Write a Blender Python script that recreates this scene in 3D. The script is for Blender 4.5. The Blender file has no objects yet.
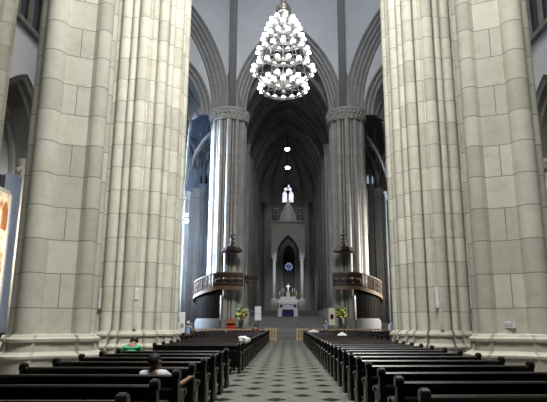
import bpy, math, random
from math import sin, cos, pi, radians as R, sqrt, atan2, acos, floor
from mathutils import Vector, Matrix
random.seed(7)
S = bpy.context.scene
COL = S.collection
CAMX, EYE, PITCH, FPX, VX = 0.09, 1.62, R(12.54), 544.0, 287.0

# ------------------------------------------------------------------ materials
def newmat(name):
    m = bpy.data.materials.new(name); m.use_nodes = True
    nt = m.node_tree; nt.nodes.clear()
    out = nt.nodes.new('ShaderNodeOutputMaterial'); b = nt.nodes.new('ShaderNodeBsdfPrincipled')
    nt.links.new(b.outputs[0], out.inputs[0])
    return m, nt, b
def N(nt, t, **kw):
    n = nt.nodes.new(t)
    for k, v in kw.items(): setattr(n, k, v)
    return n
def math_(nt, op, a, b=None, c=None):
    n = nt.nodes.new('ShaderNodeMath'); n.operation = op
    for i, x in enumerate((a, b, c)):
        if x is None: continue
        if isinstance(x, (int, float)): n.inputs[i].default_value = x
        else: nt.links.new(x, n.inputs[i])
    return n.outputs[0]
def ramp(nt, fac, stops):
    n = nt.nodes.new('ShaderNodeValToRGB'); e = n.color_ramp.elements
    e[0].position, e[0].color = stops[0][0], (*stops[0][1], 1)
    e[1].position, e[1].color = stops[-1][0], (*stops[-1][1], 1)
    for p, c in stops[1:-1]:
        x = e.new(p); x.color = (*c, 1)
    nt.links.new(fac, n.inputs[0]); return n.outputs[0]
def mix(nt, fac, a, b, mode='MIX'):
    n = nt.nodes.new('ShaderNodeMix'); n.data_type = 'RGBA'; n.blend_type = mode
    for s, x in ((n.inputs[0], fac), (n.inputs[6], a), (n.inputs[7], b)):
        if isinstance(x, (int, float)): s.default_value = x
        elif isinstance(x, tuple): s.default_value = (*x, 1)
        else: nt.links.new(x, s)
    return n.outputs[2]
def noise(nt, scale, detail=4, vec=None, rough=.55):
    n = nt.nodes.new('ShaderNodeTexNoise'); n.inputs['Scale'].default_value = scale
    n.inputs['Detail'].default_value = detail; n.inputs['Roughness'].default_value = rough
    if vec is None:
        tc = nt.nodes.new('ShaderNodeTexCoord'); vec = tc.outputs['Object']
    nt.links.new(vec, n.inputs['Vector']); return n.outputs['Fac']
def bump(nt, b, h, s=.3, d=.02):
    n = nt.nodes.new('ShaderNodeBump'); n.inputs['Strength'].default_value = s; n.inputs['Distance'].default_value = d
    nt.links.new(h, n.inputs['Height']); nt.links.new(n.outputs[0], b.inputs['Normal'])
def simple(name, col, rough=.6, metal=0, var=.15, scale=6, spec=.5, bmp=.15):
    m, nt, b = newmat(name)
    f = noise(nt, scale)
    lo = tuple(c*(1-var) for c in col); hi = tuple(min(1, c*(1+var)) for c in col)
    nt.links.new(ramp(nt, f, [(.3, lo), (.7, hi)]), b.inputs['Base Color'])
    b.inputs['Roughness'].default_value = rough; b.inputs['Metallic'].default_value = metal
    b.inputs['Specular IOR Level'].default_value = spec
    if bmp: bump(nt, b, f, bmp, .01)
    return m
def emit(name, col, strength):
    m, nt, b = newmat(name)
    b.inputs['Base Color'].default_value = (*[min(1, c) for c in col], 1)
    b.inputs['Emission Color'].default_value = (*col, 1); b.inputs['Emission Strength'].default_value = strength
    return m
def masonry(name, base, course=1.0, joint=.026, dark=.42, var=.13):
    m, nt, b = newmat(name)
    uv = N(nt, 'ShaderNodeUVMap', uv_map='UVMap'); sx = N(nt, 'ShaderNodeSeparateXYZ'); nt.links.new(uv.outputs[0], sx.inputs[0])
    uf = N(nt, 'ShaderNodeUVMap', uv_map='Face'); sf = N(nt, 'ShaderNodeSeparateXYZ'); nt.links.new(uf.outputs[0], sf.inputs[0])
    u, v = sx.outputs[0], sx.outputs[1]
    wob = math_(nt, 'MULTIPLY', math_(nt, 'SUBTRACT', noise(nt, 1.3), .5), .03)
    v2 = math_(nt, 'DIVIDE', math_(nt, 'ADD', v, wob), course)
    row = math_(nt, 'FLOOR', v2); fr = math_(nt, 'FRACT', v2)
    j1 = math_(nt, 'LESS_THAN', fr, joint)
    par = math_(nt, 'MODULO', row, 2.0)
    # a vertical joint down the middle of the broad faces, every other course
    d = math_(nt, 'ABSOLUTE', math_(nt, 'SUBTRACT', sf.outputs[0], math_(nt, 'ADD', .52, math_(nt, 'MULTIPLY', par, 5.0))))
    j2 = math_(nt, 'LESS_THAN', d, .009)
    j = math_(nt, 'MAXIMUM', j1, j2)
    cb = N(nt, 'ShaderNodeCombineXYZ'); nt.links.new(math_(nt, 'FLOOR', u), cb.inputs[0]); nt.links.new(row, cb.inputs[1])
    wn = N(nt, 'ShaderNodeTexWhiteNoise', noise_dimensions='3D'); nt.links.new(cb.outputs[0], wn.inputs[0])
    tone = math_(nt, 'ADD', 1-var, math_(nt, 'MULTIPLY', wn.outputs[0], 2*var))
    hsv = N(nt, 'ShaderNodeHueSaturation'); 
    c1 = ramp(nt, noise(nt, 2.2, 8, rough=.7), [(.25, tuple(x*y for x, y in zip(base, (.82, .81, .76)))), (.5, base), (.75, tuple(min(1, x*1.08) for x in base))])
    nt.links.new(c1, hsv.inputs['Color']); nt.links.new(tone, hsv.inputs['Value'])
    st = ramp(nt, noise(nt, .55, 6, rough=.75), [(.58, (1, 1, 1)), (.72, (.74, .73, .68))])
    c2 = mix(nt, 1.0, hsv.outputs[0], st, 'MULTIPLY')
    c3 = mix(nt, j, c2, tuple(x*dark for x in base))
    nt.links.new(c3, b.inputs['Base Color']); b.inputs['Roughness'].default_value = .85
    b.inputs['Specular IOR Level'].default_value = .25
    h = math_(nt, 'SUBTRACT', math_(nt, 'MULTIPLY', noise(nt, 14, 6), .35), j)
    bump(nt, b, h, .5, .02)
    return m
def wood(name, col, rough=.4, spec=.5):
    m, nt, b = newmat(name)
    tc = N(nt, 'ShaderNodeTexCoord'); mp = N(nt, 'ShaderNodeMapping'); mp.inputs['Scale'].default_value = (1.2, 14, 14)
    nt.links.new(tc.outputs['Object'], mp.inputs[0])
    f = noise(nt, 2.5, 5, mp.outputs[0])
    nt.links.new(ramp(nt, f, [(.3, tuple(c*.6 for c in col)), (.7, tuple(c*1.4 for c in col))]), b.inputs['Base Color'])
    b.inputs['Roughness'].default_value = rough; b.inputs['Specular IOR Level'].default_value = spec
    bump(nt, b, f, .1, .004)
    return m

M = {}
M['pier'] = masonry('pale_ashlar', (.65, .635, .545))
M['pierbase'] = masonry('stained_dimmed_base_stone', (.47, .455, .385), joint=.0, var=.06)  # stained stone, darkened further to offset overhead light on the ledges
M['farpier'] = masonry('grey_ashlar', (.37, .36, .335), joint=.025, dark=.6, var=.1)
M['carved'] = simple('carved_stone', (.42, .41, .38), .85, var=.3, scale=9, spec=.2, bmp=.4)
M['arch'] = masonry('arch_stone', (.34, .335, .325), course=1.2, joint=.03, dark=.6, var=.08)
M['plaster'] = simple('white_plaster', (.72, .72, .72), .9, var=.05, scale=.5, spec=.2, bmp=.05)
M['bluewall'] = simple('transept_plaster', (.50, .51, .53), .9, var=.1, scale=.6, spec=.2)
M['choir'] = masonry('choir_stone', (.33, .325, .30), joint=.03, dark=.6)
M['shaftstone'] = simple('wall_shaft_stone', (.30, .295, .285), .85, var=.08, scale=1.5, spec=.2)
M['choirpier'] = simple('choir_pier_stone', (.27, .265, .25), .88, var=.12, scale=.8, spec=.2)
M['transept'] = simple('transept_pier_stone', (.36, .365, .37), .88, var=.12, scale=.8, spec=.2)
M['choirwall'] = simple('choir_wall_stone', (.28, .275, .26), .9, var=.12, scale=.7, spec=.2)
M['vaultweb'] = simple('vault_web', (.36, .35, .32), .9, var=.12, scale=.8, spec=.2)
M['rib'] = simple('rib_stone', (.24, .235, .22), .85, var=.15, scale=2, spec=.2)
M['pew'] = wood('dark_pew_wood', (.0045, .0028, .0024), .36, .28)
M['pewtop'] = wood('dark_rail_wood', (.010, .006, .005), .27, .45)
M['wood'] = wood('brown_wood', (.10, .06, .03), .65, .3)
M['blackwood'] = wood('black_stair_wood', (.011, .007, .005), .8, .15)
M['darkwood'] = wood('dark_gallery_wood', (.028, .016, .010), .75, .2)
M['lightwood'] = wood('pale_gate_wood', (.46, .34, .18), .6, .3)
M['white'] = simple('white_paint', (.85, .85, .85), .5, var=.04)
M['offwhite'] = simple('cream_board', (.72, .68, .55), .6, var=.05)
M['greyplastic'] = simple('grey_speaker', (.62, .62, .6), .5, var=.05)
M['cloth'] = simple('white_cloth', (.85, .85, .88), .9, var=.05, scale=20)
M['bluecloth'] = simple('dark_blue_cloth', (.03, .045, .12), .9)
M['metal'] = simple('chandelier_metal', (.42, .40, .36), .35, .8, var=.2)
M['gold'] = simple('gilt_metal', (.5, .36, .12), .35, .8)
M['iron'] = simple('black_iron', (.02, .02, .02), .5, .6)
M['bulb'] = emit('lit_globe', (.88, .92, 1.0), 9)
M['lampwhite'] = emit('lit_lamp', (.9, .94, 1.0), 14)
M['red'] = simple('red_velvet', (.36, .03, .015), .85, var=.2)
M['orangewood'] = wood('orange_wood', (.36, .13, .045), .45)
M['leaf'] = simple('flower_leaf', (.07, .12, .025), .7, var=.4, scale=30)
M['yellow'] = simple('yellow_petal', (.75, .6, .12), .7, var=.2, scale=30)
M['whitepetal'] = simple('white_petal', (.85, .85, .82), .7, var=.1, scale=30)
M['pot'] = simple('dark_pot', (.04, .035, .03), .5)
M['skin'] = simple('brown_skin', (.30, .165, .10), .55, var=.08, scale=12)
M['hair'] = simple('black_hair', (.012, .010, .009), .6, var=.3, scale=60, bmp=.5)
M['greyhair'] = simple('pale_hair', (.5, .5, .52), .6, var=.2, scale=60, bmp=.5)
M['shirtw'] = simple('white_shirt', (.82, .82, .84), .9, var=.05, scale=10)
M['shirtg'] = simple('green_shirt', (.08, .50, .27), .9, var=.1, scale=10)
M['shirtb'] = simple('pale_blue_shirt', (.26, .37, .62), .9, var=.1, scale=10)
M['shirtr'] = simple('dark_red_shirt', (.22, .04, .03), .9, var=.1, scale=10)
M['trousers'] = simple('grey_trousers', (.32, .32, .33), .9, var=.1)
M['darktrousers'] = simple('dark_trousers', (.03, .03, .04), .9, var=.1)
M['shoe'] = simple('dark_shoe', (.02, .02, .02), .5)
M['print'] = simple('grey_print', (.3, .3, .33), .8)
M['darkglass'] = simple('dark_leaded_glass', (.02, .022, .028), .2, var=.4, scale=3)
M['plaque'] = simple('pale_lilac_plaque', (.9, .9, 1.0), .4, var=.03)

def floor_mat():
    m, nt, b = newmat('marble_floor')
    tc = N(nt, 'ShaderNodeTexCoord'); s = N(nt, 'ShaderNodeSeparateXYZ'); nt.links.new(tc.outputs['Object'], s.inputs[0])
    px, py = 1.17, 1.32
    def dia(ox, oy):
        x = math_(nt, 'FRACT', math_(nt, 'ADD', math_(nt, 'DIVIDE', s.outputs[0], px), ox))
        y = math_(nt, 'FRACT', math_(nt, 'ADD', math_(nt, 'DIVIDE', s.outputs[1], py), oy))
        x = math_(nt, 'MULTIPLY', math_(nt, 'ABSOLUTE', math_(nt, 'SUBTRACT', x, .5)), px/.235)
        y = math_(nt, 'MULTIPLY', math_(nt, 'ABSOLUTE', math_(nt, 'SUBTRACT', y, .5)), py/.285)
        return math_(nt, 'LESS_THAN', math_(nt, 'ADD', x, y), 1.0)
    d = math_(nt, 'MAXIMUM', dia(.62, .2), dia(.12, .7))
    lt = ramp(nt, noise(nt, 3, 8, rough=.7), [(.3, (.16, .162, .137)), (.7, (.24, .24, .21))])
    dk = ramp(nt, noise(nt, 5, 6), [(.3, (.010, .011, .010)), (.7, (.022, .023, .022))])
    # slab joints through the diamonds
    jx = math_(nt, 'LESS_THAN', math_(nt, 'ABSOLUTE', math_(nt, 'SUBTRACT', math_(nt, 'FRACT', math_(nt, 'ADD', math_(nt, 'DIVIDE', s.outputs[0], px/2), .24)), .5)), .006)
    c = mix(nt, d, lt, dk); c = mix(nt, math_(nt, 'MULTIPLY', jx, .4), c, (.1, .1, .09))
    nt.links.new(c, b.inputs['Base Color'])
    nt.links.new(ramp(nt, noise(nt, 1.2, 5), [(.3, (.26,)*3), (.7, (.42,)*3)]), b.inputs['Roughness'])
    b.inputs['Specular IOR Level'].default_value = .35
    return m
M['floor'] = floor_mat()
def steps_mat():
    return simple('chancel_stone', (.17, .17, .165), .7, var=.15, scale=2)
M['steps'] = steps_mat()
def mural_mat():
    m, nt, b = newmat('faded_mural')
    f = noise(nt, .9, 6, rough=.7)
    c = ramp(nt, f, [(.28, (.12, .16, .32)), (.38, (.40, .2, .1)), (.45, (.72, .55, .3)), (.52, (.85, .78, .62)), (.62, (.74, .5, .32)), (.72, (.3, .36, .5))])
    nt.links.new(c, b.inputs['Base Color']); b.inputs['Roughness'].default_value = .8
    return m
M['mural'] = mural_mat()
def stained(name, strength, stops, scale=2.2):
    m, nt, b = newmat(name)
    tc = N(nt, 'ShaderNodeTexCoord'); v = N(nt, 'ShaderNodeTexVoronoi'); v.inputs['Scale'].default_value = scale
    nt.links.new(tc.outputs['Object'], v.inputs['Vector'])
    sp = N(nt, 'ShaderNodeSeparateColor'); nt.links.new(v.outputs['Color'], sp.inputs[0])
    c = ramp(nt, sp.outputs[0], stops)
    nt.links.new(c, b.inputs['Base Color']); nt.links.new(c, b.inputs['Emission Color'])
    b.inputs['Emission Strength'].default_value = strength; b.inputs['Roughness'].default_value = .3
    return m
M['glassbright'] = stained('bright_stained_glass', 1.25, [(0, (.6, .35, .55)), (.35, (.9, .85, .95)), (.6, (.55, .6, .9)), (1, (1, .95, .95))])
M['glassblue'] = stained('blue_stained_glass', .55, [(0, (.15, .2, .5)), (.4, (.3, .4, .8)), (.7, (.08, .1, .3)), (1, (.6, .65, .9))], 3)
M['glassday'] = stained('daylit_glass', .45, [(0, (.5, .6, .9)), (1, (.8, .85, 1))], 2)

# ------------------------------------------------------------------ mesh helpers
class MB:
    def __init__(s): s.v = []; s.f = []; s.sm = []; s.uv = {}; s.uf = {}
    def quad(s, *idx, smooth=False, uv=None, uf=None):
        s.f.append(tuple(idx)); s.sm.append(smooth)
        if uv: s.uv[len(s.f)-1] = uv
        if uf: s.uf[len(s.f)-1] = uf
    def add(s, pts):
        n = len(s.v); s.v += [tuple(p) for p in pts]; return n
    def box(s, c, d, rz=0, top=1.0):
        n = len(s.v); x, y, z = (a/2 for a in d)
        ca, sa = cos(rz), sin(rz)
        for k, (i, j, l) in enumerate(((-1,-1,-1),(1,-1,-1),(1,1,-1),(-1,1,-1),(-1,-1,1),(1,-1,1),(1,1,1),(-1,1,1))):
            t = top if l > 0 else 1.0
            px, py = i*x*t, j*y*t
            s.v.append((c[0]+px*ca-py*sa, c[1]+px*sa+py*ca, c[2]+l*z))
        for f in ((0,3,2,1),(4,5,6,7),(0,1,5,4),(1,2,6,5),(2,3,7,6),(3,0,4,7)): s.quad(*[n+i for i in f])
        return s
    def tube(s, p, r, n=8, caps=True):
        """p list of points, r radius or list"""
        P = [Vector(q) for q in p]; rr = r if isinstance(r, (list, tuple)) else [r]*len(P)
        base = len(s.v); up = None
        for i, q in enumerate(P):
            t = (P[min(i+1, len(P)-1)]-P[max(i-1, 0)]).normalized()
            if up is None:
                up = Vector((0, 0, 1)) if abs(t.z) < .9 else Vector((1, 0, 0))
            a = (up - t*up.dot(t)).normalized(); up = a; b = t.cross(a)
            for k in range(n):
                an = 2*pi*k/n; s.v.append(tuple(q+(a*cos(an)+b*sin(an))*rr[i]))
        for i in range(len(P)-1):
            for k in range(n):
                k2 = (k+1) % n
                s.quad(base+i*n+k, base+i*n+k2, base+(i+1)*n+k2, base+(i+1)*n+k, smooth=True)
        if caps:
            s.quad(*[base+k for k in range(n)][::-1]); e = base+(len(P)-1)*n; s.quad(*[e+k for k in range(n)])
        return s
    def ring(s, c, R_, r, n=40, m=6):
        base = len(s.v)
        for i in range(n):
            a = 2*pi*i/n
            for k in range(m):
                b = 2*pi*k/m; rr = R_+r*cos(b)
                s.v.append((c[0]+rr*cos(a), c[1]+rr*sin(a), c[2]+r*sin(b)))
        for i in range(n):
            for k in range(m):
                i2, k2 = (i+1) % n, (k+1) % m
                s.quad(base+i*m+k, base+i2*m+k, base+i2*m+k2, base+i*m+k2, smooth=True)
        return s
    def lathe(s, prof, c=(0, 0, 0), n=20, smooth=True, rot=0):
        base = len(s.v)
        for r, z in prof:
            for k in range(n):
                a = 2*pi*k/n+rot; s.v.append((c[0]+r*cos(a), c[1]+r*sin(a), c[2]+z))
        for i in range(len(prof)-1):
            for k in range(n):
                k2 = (k+1) % n
                s.quad(base+i*n+k, base+i*n+k2, base+(i+1)*n+k2, base+(i+1)*n+k, smooth=smooth)
        s.quad(*[base+k for k in range(n)][::-1]); e = base+(len(prof)-1)*n; s.quad(*[e+k for k in range(n)])
        return s
    def ball(s, c, r, n=12, m=8, sc=(1, 1, 1)):
        return s.lathe_sc([(max(1e-4, r*sin(pi*i/m)), -r*cos(pi*i/m)) for i in range(m+1)], c, n, sc)
    def lathe_sc(s, prof, c, n, sc):
        b0 = len(s.v); s.lathe(prof, (0, 0, 0), n)
        for i in range(b0, len(s.v)):
            x, y, z = s.v[i]; s.v[i] = (c[0]+x*sc[0], c[1]+y*sc[1], c[2]+z*sc[2])
        return s
    def prism(s, poly, o, ax, ay, d):
        """polygon in plane (ax, ay) from origin o, pushed along d"""
        o, ax, ay, d = Vector(o), Vector(ax), Vector(ay), Vector(d); n = len(poly); b = len(s.v)
        for off in (Vector((0, 0, 0)), d):
            for x, y in poly: s.v.append(tuple(o+ax*x+ay*y+off))
        s.quad(*[b+i for i in range(n)][::-1]); s.quad(*[b+n+i for i in range(n)])
        for i in range(n):
            j = (i+1) % n; s.quad(b+i, b+j, b+n+j, b+n+i)
        return s
    def build(s, name, mat, parent=None, loc=None):
        me = bpy.data.meshes.new(name); me.from_pydata(s.v, [], s.f); me.update()
        for p, sm in zip(me.polygons, s.sm): p.use_smooth = sm
        if s.uv:
            l1 = me.uv_layers.new(name='UVMap'); l2 = me.uv_layers.new(name='Face')
            for p in me.polygons:
                u = s.uv.get(p.index); w = s.uf.get(p.index)
                for k, li in enumerate(p.loop_indices):
                    if u: l1.data[li].uv = u[k]
                    l2.data[li].uv = w[k] if w else (-9, 0)
        me.materials.append(M[mat] if isinstance(mat, str) else mat)
        o = bpy.data.objects.new(name, me); COL.objects.link(o)
        if parent: o.parent = parent
        if loc: o.location = loc
        return o
def tag(o, label=None, cat=None, group=None, kind=None):
    if label: o['label'] = label
    if cat: o['category'] = cat
    if group: o['group'] = group
    if kind: o['kind'] = kind
    return o
def thing(name, label, cat, loc=(0, 0, 0), rz=0, group=None):
    o = bpy.data.objects.new(name, None); o.empty_display_size = .3; COL.objects.link(o)
    o.location = loc; o.rotation_euler = (0, 0, rz)
    return tag(o, label, cat, group)
def struct(o): o['kind'] = 'structure'; return o
KIDS = {}
def copy_tree(o, parent=None):
    c = o.copy(); COL.objects.link(c); c.parent = parent
    for ch in [k for k in bpy.data.objects if k.parent == o]: copy_tree(ch, c)
    return c
def children_map():
    d = {}
    for k in bpy.data.objects:
        if k.parent: d.setdefault(k.parent.name, []).append(k)
    return d
def world_from_pixel(x, y, Y):
    """the place seen at this pixel of the photograph, at distance Y (used to survey positions)"""
    a, b, c = x-VX, FPX, 201-y
    fwd = b*cos(PITCH)-c*sin(PITCH); up = c*cos(PITCH)+b*sin(PITCH)
    return Vector((CAMX+a/fwd*Y, Y, EYE+up/fwd*Y))

# ------------------------------------------------------------------ camera
cam = bpy.data.cameras.new('camera'); co = bpy.data.objects.new('camera', cam); COL.objects.link(co)
co.location = (CAMX, 0, EYE); co.rotation_euler = (R(90)+PITCH, 0, 0)
cam.sensor_width = 36; cam.sensor_fit = 'HORIZONTAL'; cam.lens = FPX/547*36
cam.shift_x = -(VX-273.5)/547; cam.clip_end = 400
S.camera = co

# ------------------------------------------------------------------ floor
f = MB().box((0, 45, -.15), (90, 120, .3)).build('floor', 'floor'); struct(f)

# ------------------------------------------------------------------ piers
def profile(elements, n):
    """elements: ('poly', apothem, sides, rot) or ('c', dist, angle, radius). returns list (theta, r, idx, facepos)"""
    out = []
    for i in range(n):
        t = 2*pi*i/n; best = (0, 0, -9)
        for k, e in enumerate(elements):
            if e[0] == 'cp':
                pts = e[1]; m_ = len(pts)
                for q in range(m_):
                    (x0, y0), (x1, y1) = pts[q], pts[(q+1) % m_]
                    dx, dy = x1-x0, y1-y0; den = cos(t)*dy-sin(t)*dx
                    if abs(den) < 1e-9: continue
                    r = (x0*dy-y0*dx)/den; w_ = (r*cos(t)-x0)*dx+(r*sin(t)-y0)*dy; w_ /= dx*dx+dy*dy
                    if r > 0 and -1e-6 <= w_ <= 1.000001 and r > best[0]:
                        best = (r, 100+q, w_ if e[2][q] else -9)
            elif e[0] == 'poly':
                _, ap, sides, rot = e; w = 2*pi/sides
                d = ((t-rot+w/2) % w)-w/2; side = floor(((t-rot+w/2) % (2*pi))/w)
                r = ap/cos(d); fp = .5+.5*math.tan(d)/math.tan(w/2)
                if r > best[0]: best = (r, 100+side, fp)
            else:
                _, dist, an, rad = e
                d = t-an; q = rad*rad-(dist*sin(d))**2
                if q >= 0 and cos(d) > 0:
                    r = dist*cos(d)+sqrt(q)
                    if r > best[0]: best = (r, k, -9)
        out.append((t,)+best)
    return out
def pier(name, label, cx, cy, elements, ztop, mat, n=320, base_levels=None, capital=None, group=None):
    P = profile(elements, n); n = len(P)
    root = thing(name, label, 'pillar', (cx, cy, 0), 0, group)
    def wall(mb, z0, z1, o0, o1, prof, sm=True):
        b = len(mb.v)
        for z, o in ((z0, o0), (z1, o1)):
            for t, r, k, fp in prof: mb.v.append(((r+o)*cos(t), (r+o)*sin(t), z))
        for i in range(n):
            j = (i+1) % n; k = prof[i][2]; fa, fb = prof[i][3], prof[j][3]
            uf = ((fa, 0), (fb, 0), (fb, 0), (fa, 0)) if (k >= 100 and prof[j][2] == k) else None
            mb.quad(b+i, b+j, b+n+j, b+n+i, smooth=False, uv=((k+.5, z0), (k+.5, z0), (k+.5, z1), (k+.5, z1)), uf=uf)
    # base: the outline is filled out into a calmer shape
    win = max(2, n//40); rr = [p[1] for p in P]
    hull = [max(rr[(i+d) % n] for d in range(-win, win+1)) for i in range(n)]
    sm = [sum(hull[(i+d) % n] for d in range(-win, win+1))/(2*win+1) for i in range(n)]
    PB = [(p[0], .5*p[1]+.5*s_, p[2], -9) for p, s_ in zip(P, sm)]
    lv = base_levels
    mb = MB()
    for (z0, o0), (z1, o1) in zip(lv[:-1], lv[1:]): wall(mb, z0, z1, o0, o1, PB)
    top = lv[-1][0]
    b = len(mb.v)  # ledge between base outline and shaft outline
    for prof, o in ((PB, lv[-1][1]), (P, -.02)):
        for t, r, k, fp in prof: mb.v.append(((r+o)*cos(t), (r+o)*sin(t), top+(0 if prof is PB else .03)))
    for i in range(n):
        j = (i+1) % n; mb.quad(b+i, b+j, b+n+j, b+n+i, uv=((.5, .5),)*4)
    mb.build('base', 'pierbase' if mat == 'pier' else mat, root)
    mb = MB(); wall(mb, top-.02, ztop, 0, 0, P)
    mb.quad(*[n+i for i in range(n)], uv=((.5, .5),)*n)
    mb.build('shaft', mat, root)
    if capital:
        z, h, flare = capital
        mb = MB(); prof = [(0, .02), (.06, .22), (.14, .05), (.55, .12), (.82, .34), (.86, .5), (1, .5)]
        RB = max(rr)
        PC = [(p[0], RB*.75+.25*s_, 0, -9) for p, s_ in zip(P, sm)]
        for (a0, o0), (a1, o1) in zip(prof[:-1], prof[1:]): wall(mb, z+a0*h, z+a1*h, o0*flare, o1*flare, PC)
        mb.quad(*[len(mb.v)-n+i for i in range(n)], uv=((.5, .5),)*n)
        co_ = mb.build('capital', 'carved', root)
        lf = MB()
        for ring_i, (zz, off, m_) in enumerate(((.3, .13, 28), (.62, .26, 28))):
            for k in range(m_):
                a = 2*pi*(k+.5*ring_i)/m_; r_ = RB+off*flare
                lf.ball((r_*cos(a), r_*sin(a), z+zz*h), .15, 8, 6, (1, 1, 1.25))
                lf.ball(((r_+.08)*cos(a), (r_+.08)*sin(a), z+(zz+.14)*h), .09, 6, 5)
        lf.build('leaf_carving', 'carved', co_)
    root['_'] = 0; del root['_']
    return root, P, (cx, cy)
def hit(pr, px, py=300, off=0.0):
    """first point of a pier's face on the sight line through pixel column px at height row py"""
    root, P, (cx, cy) = pr
    w = world_from_pixel(px, py, 1.0); sl = (w.x-CAMX)
    y = cy-3.5
    while y < cy+1:
        x = CAMX+sl*y; dx, dy = x-cx, y-cy; t = atan2(dy, dx) % (2*pi)
        r = P[int(t/(2*pi)*len(P)) % len(P)][1]
        if dx*dx+dy*dy <= (r+off)**2: break
        y += .005
    w = world_from_pixel(px, py, y); return w, atan2(y-cy, w.x-cx)
BL = [(0, .30), (.60, .30), (.63, .34), (.69, .34), (.74, .22), (.80, .14), (1.05, .11), (1.08, .17), (1.15, .17), (1.20, .08), (1.26, .03)]
def el_oct(R0, big, small, rot, mirror=False):
    E = [('poly', R0, 8, rot)]
    for k in range(8):
        a = rot+pi/8+k*pi/4
        E.append(('c', R0*1.05, a, big if k % 2 == 0 else small))
        for s_ in (-1, 1): E.append(('c', R0*1.05, a+s_*.215, .085))
    return E
def el_broad(face, flip):
    """broad pier: two big corner shafts on the face turned along `face`, slender ones round the flanks"""
    fx, fy = cos(face), sin(face); lx, ly = -fy*flip, fx*flip
    def w(l, f_): return (l*lx+f_*fx, l*ly+f_*fy)
    E = []
    big = [(-.70, .80, .34), (.74, .84, .26), (-.70, -.82, .30), (.70, -.82, .30), (-1.04, .26, .19), (-1.02, -.3, .2), (1.02, .36, .17), (1.0, -.3, .2), (0, -1.0, .2)]
    for l, f_, r_ in big:
        x, y = w(l, f_); E.append(('c', sqrt(x*x+y*y), atan2(y, x), r_))
    pts = [w(-.72, .86), w(.76, .86), w(.92, .55), w(.95, -.6), w(.7, -.9), w(-.7, -.9), w(-.95, -.6), w(-.95, .5)]
    sgn = sum(a[0]*b[1]-b[0]*a[1] for a, b in zip(pts, pts[1:]+pts[:1]))
    if sgn < 0: pts = pts[::-1]; fl = [k == 6 for k in range(8)]
    else: fl = [k == 0 for k in range(8)]
    E.append(('cp', pts, fl)); return E
SEQF = (.27, .10, .24, .10)
def el_many(Rr, n, seq, rot=0):
    E = [('poly', Rr*.985, 24, 0)]
    E = [('c', 0, 0, Rr*.84)]
    for k in range(n):
        E.append(('c', Rr, rot+2*pi*k/n, seq[k % len(seq)]))
    return E
SEQ = (.25, .15, .225, .15)
near_l = pier('stone_pier', 'broad pale stone pier with big round corner shafts, left of the many-shafted left pier', -7.02, 17, el_broad(R(-66), 1), 34, 'pier', base_levels=BL)
near_r = pier('stone_pier', 'broad pale stone pier on the right with small white plaque above its base', 7.05, 17, el_broad(R(-114), -1), 34, 'pier', base_levels=BL)
mid_l = pier('stone_pier', 'pale many-shafted stone pier behind the seated person in green, bearing slim white loudspeakers', -6.6, 24, el_many(1.76, 26, SEQ, R(-80)), 36, 'pier', base_levels=BL)
mid_r = pier('stone_pier', 'pale many-shafted stone pier right of the aisle with slim white loudspeakers', 6.68, 24, el_many(1.76, 26, SEQ, R(-100)), 36, 'pier', base_levels=BL)
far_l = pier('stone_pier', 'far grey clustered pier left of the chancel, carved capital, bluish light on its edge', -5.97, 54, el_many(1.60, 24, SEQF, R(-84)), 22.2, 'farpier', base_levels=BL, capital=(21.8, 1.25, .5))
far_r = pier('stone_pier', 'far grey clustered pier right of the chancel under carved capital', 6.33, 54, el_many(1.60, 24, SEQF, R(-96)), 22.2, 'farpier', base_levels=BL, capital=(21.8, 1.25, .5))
edge_l = pier('stone_pier', 'cream stone pier cut off by the left edge of the photo', -12.05, 19.5, el_broad(R(-50), 1), 34, 'pier', base_levels=BL)

# ------------------------------------------------------------------ arches and walls
def arch_pts(a, rise, d, n=22):
    """half arch from springing to apex, offset outwards by d: list of (s, z) s>=0"""
    Rr = (a*a+rise*rise)/(2*a); c = Rr-a; r = Rr+d
    th1 = acos(c/r)
    return [(-c+r*cos(th1*i/n), r*sin(th1*i/n)) for i in range(n+1)]
def arch_band(mb, o, ax, nrm, a, rise, zs, prof, drop=0, n=22):
    """sweep the outline prof [(d radial, e depth along nrm)] round a pointed arch (both halves)"""
    o, ax, nrm = Vector(o), Vector(ax), Vector(nrm); up = Vector((0, 0, 1))
    for side in (1, -1):
        rows = []
        for d, e in prof:
            pts = arch_pts(a, rise, d, n)
            if drop: pts = [(pts[0][0], -drop)]+pts
            rows.append([mb.add([o+ax*(side*s)+up*(zs+z)+nrm*e]) for s, z in pts])
        L = [0]
        m = len(rows[0])
        for i in range(len(rows)-1):
            for k in range(m-1):
                q = (rows[i][k], rows[i+1][k], rows[i+1][k+1], rows[i][k+1])
                if side < 0: q = q[::-1]
                u = (i+.5+50*side); va, vb = k*.42, (k+1)*.42
                uvq = ((u, va), (u, va), (u, vb), (u, vb))
                mb.quad(*q, smooth=False, uv=uvq if side > 0 else uvq[::-1])
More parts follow.
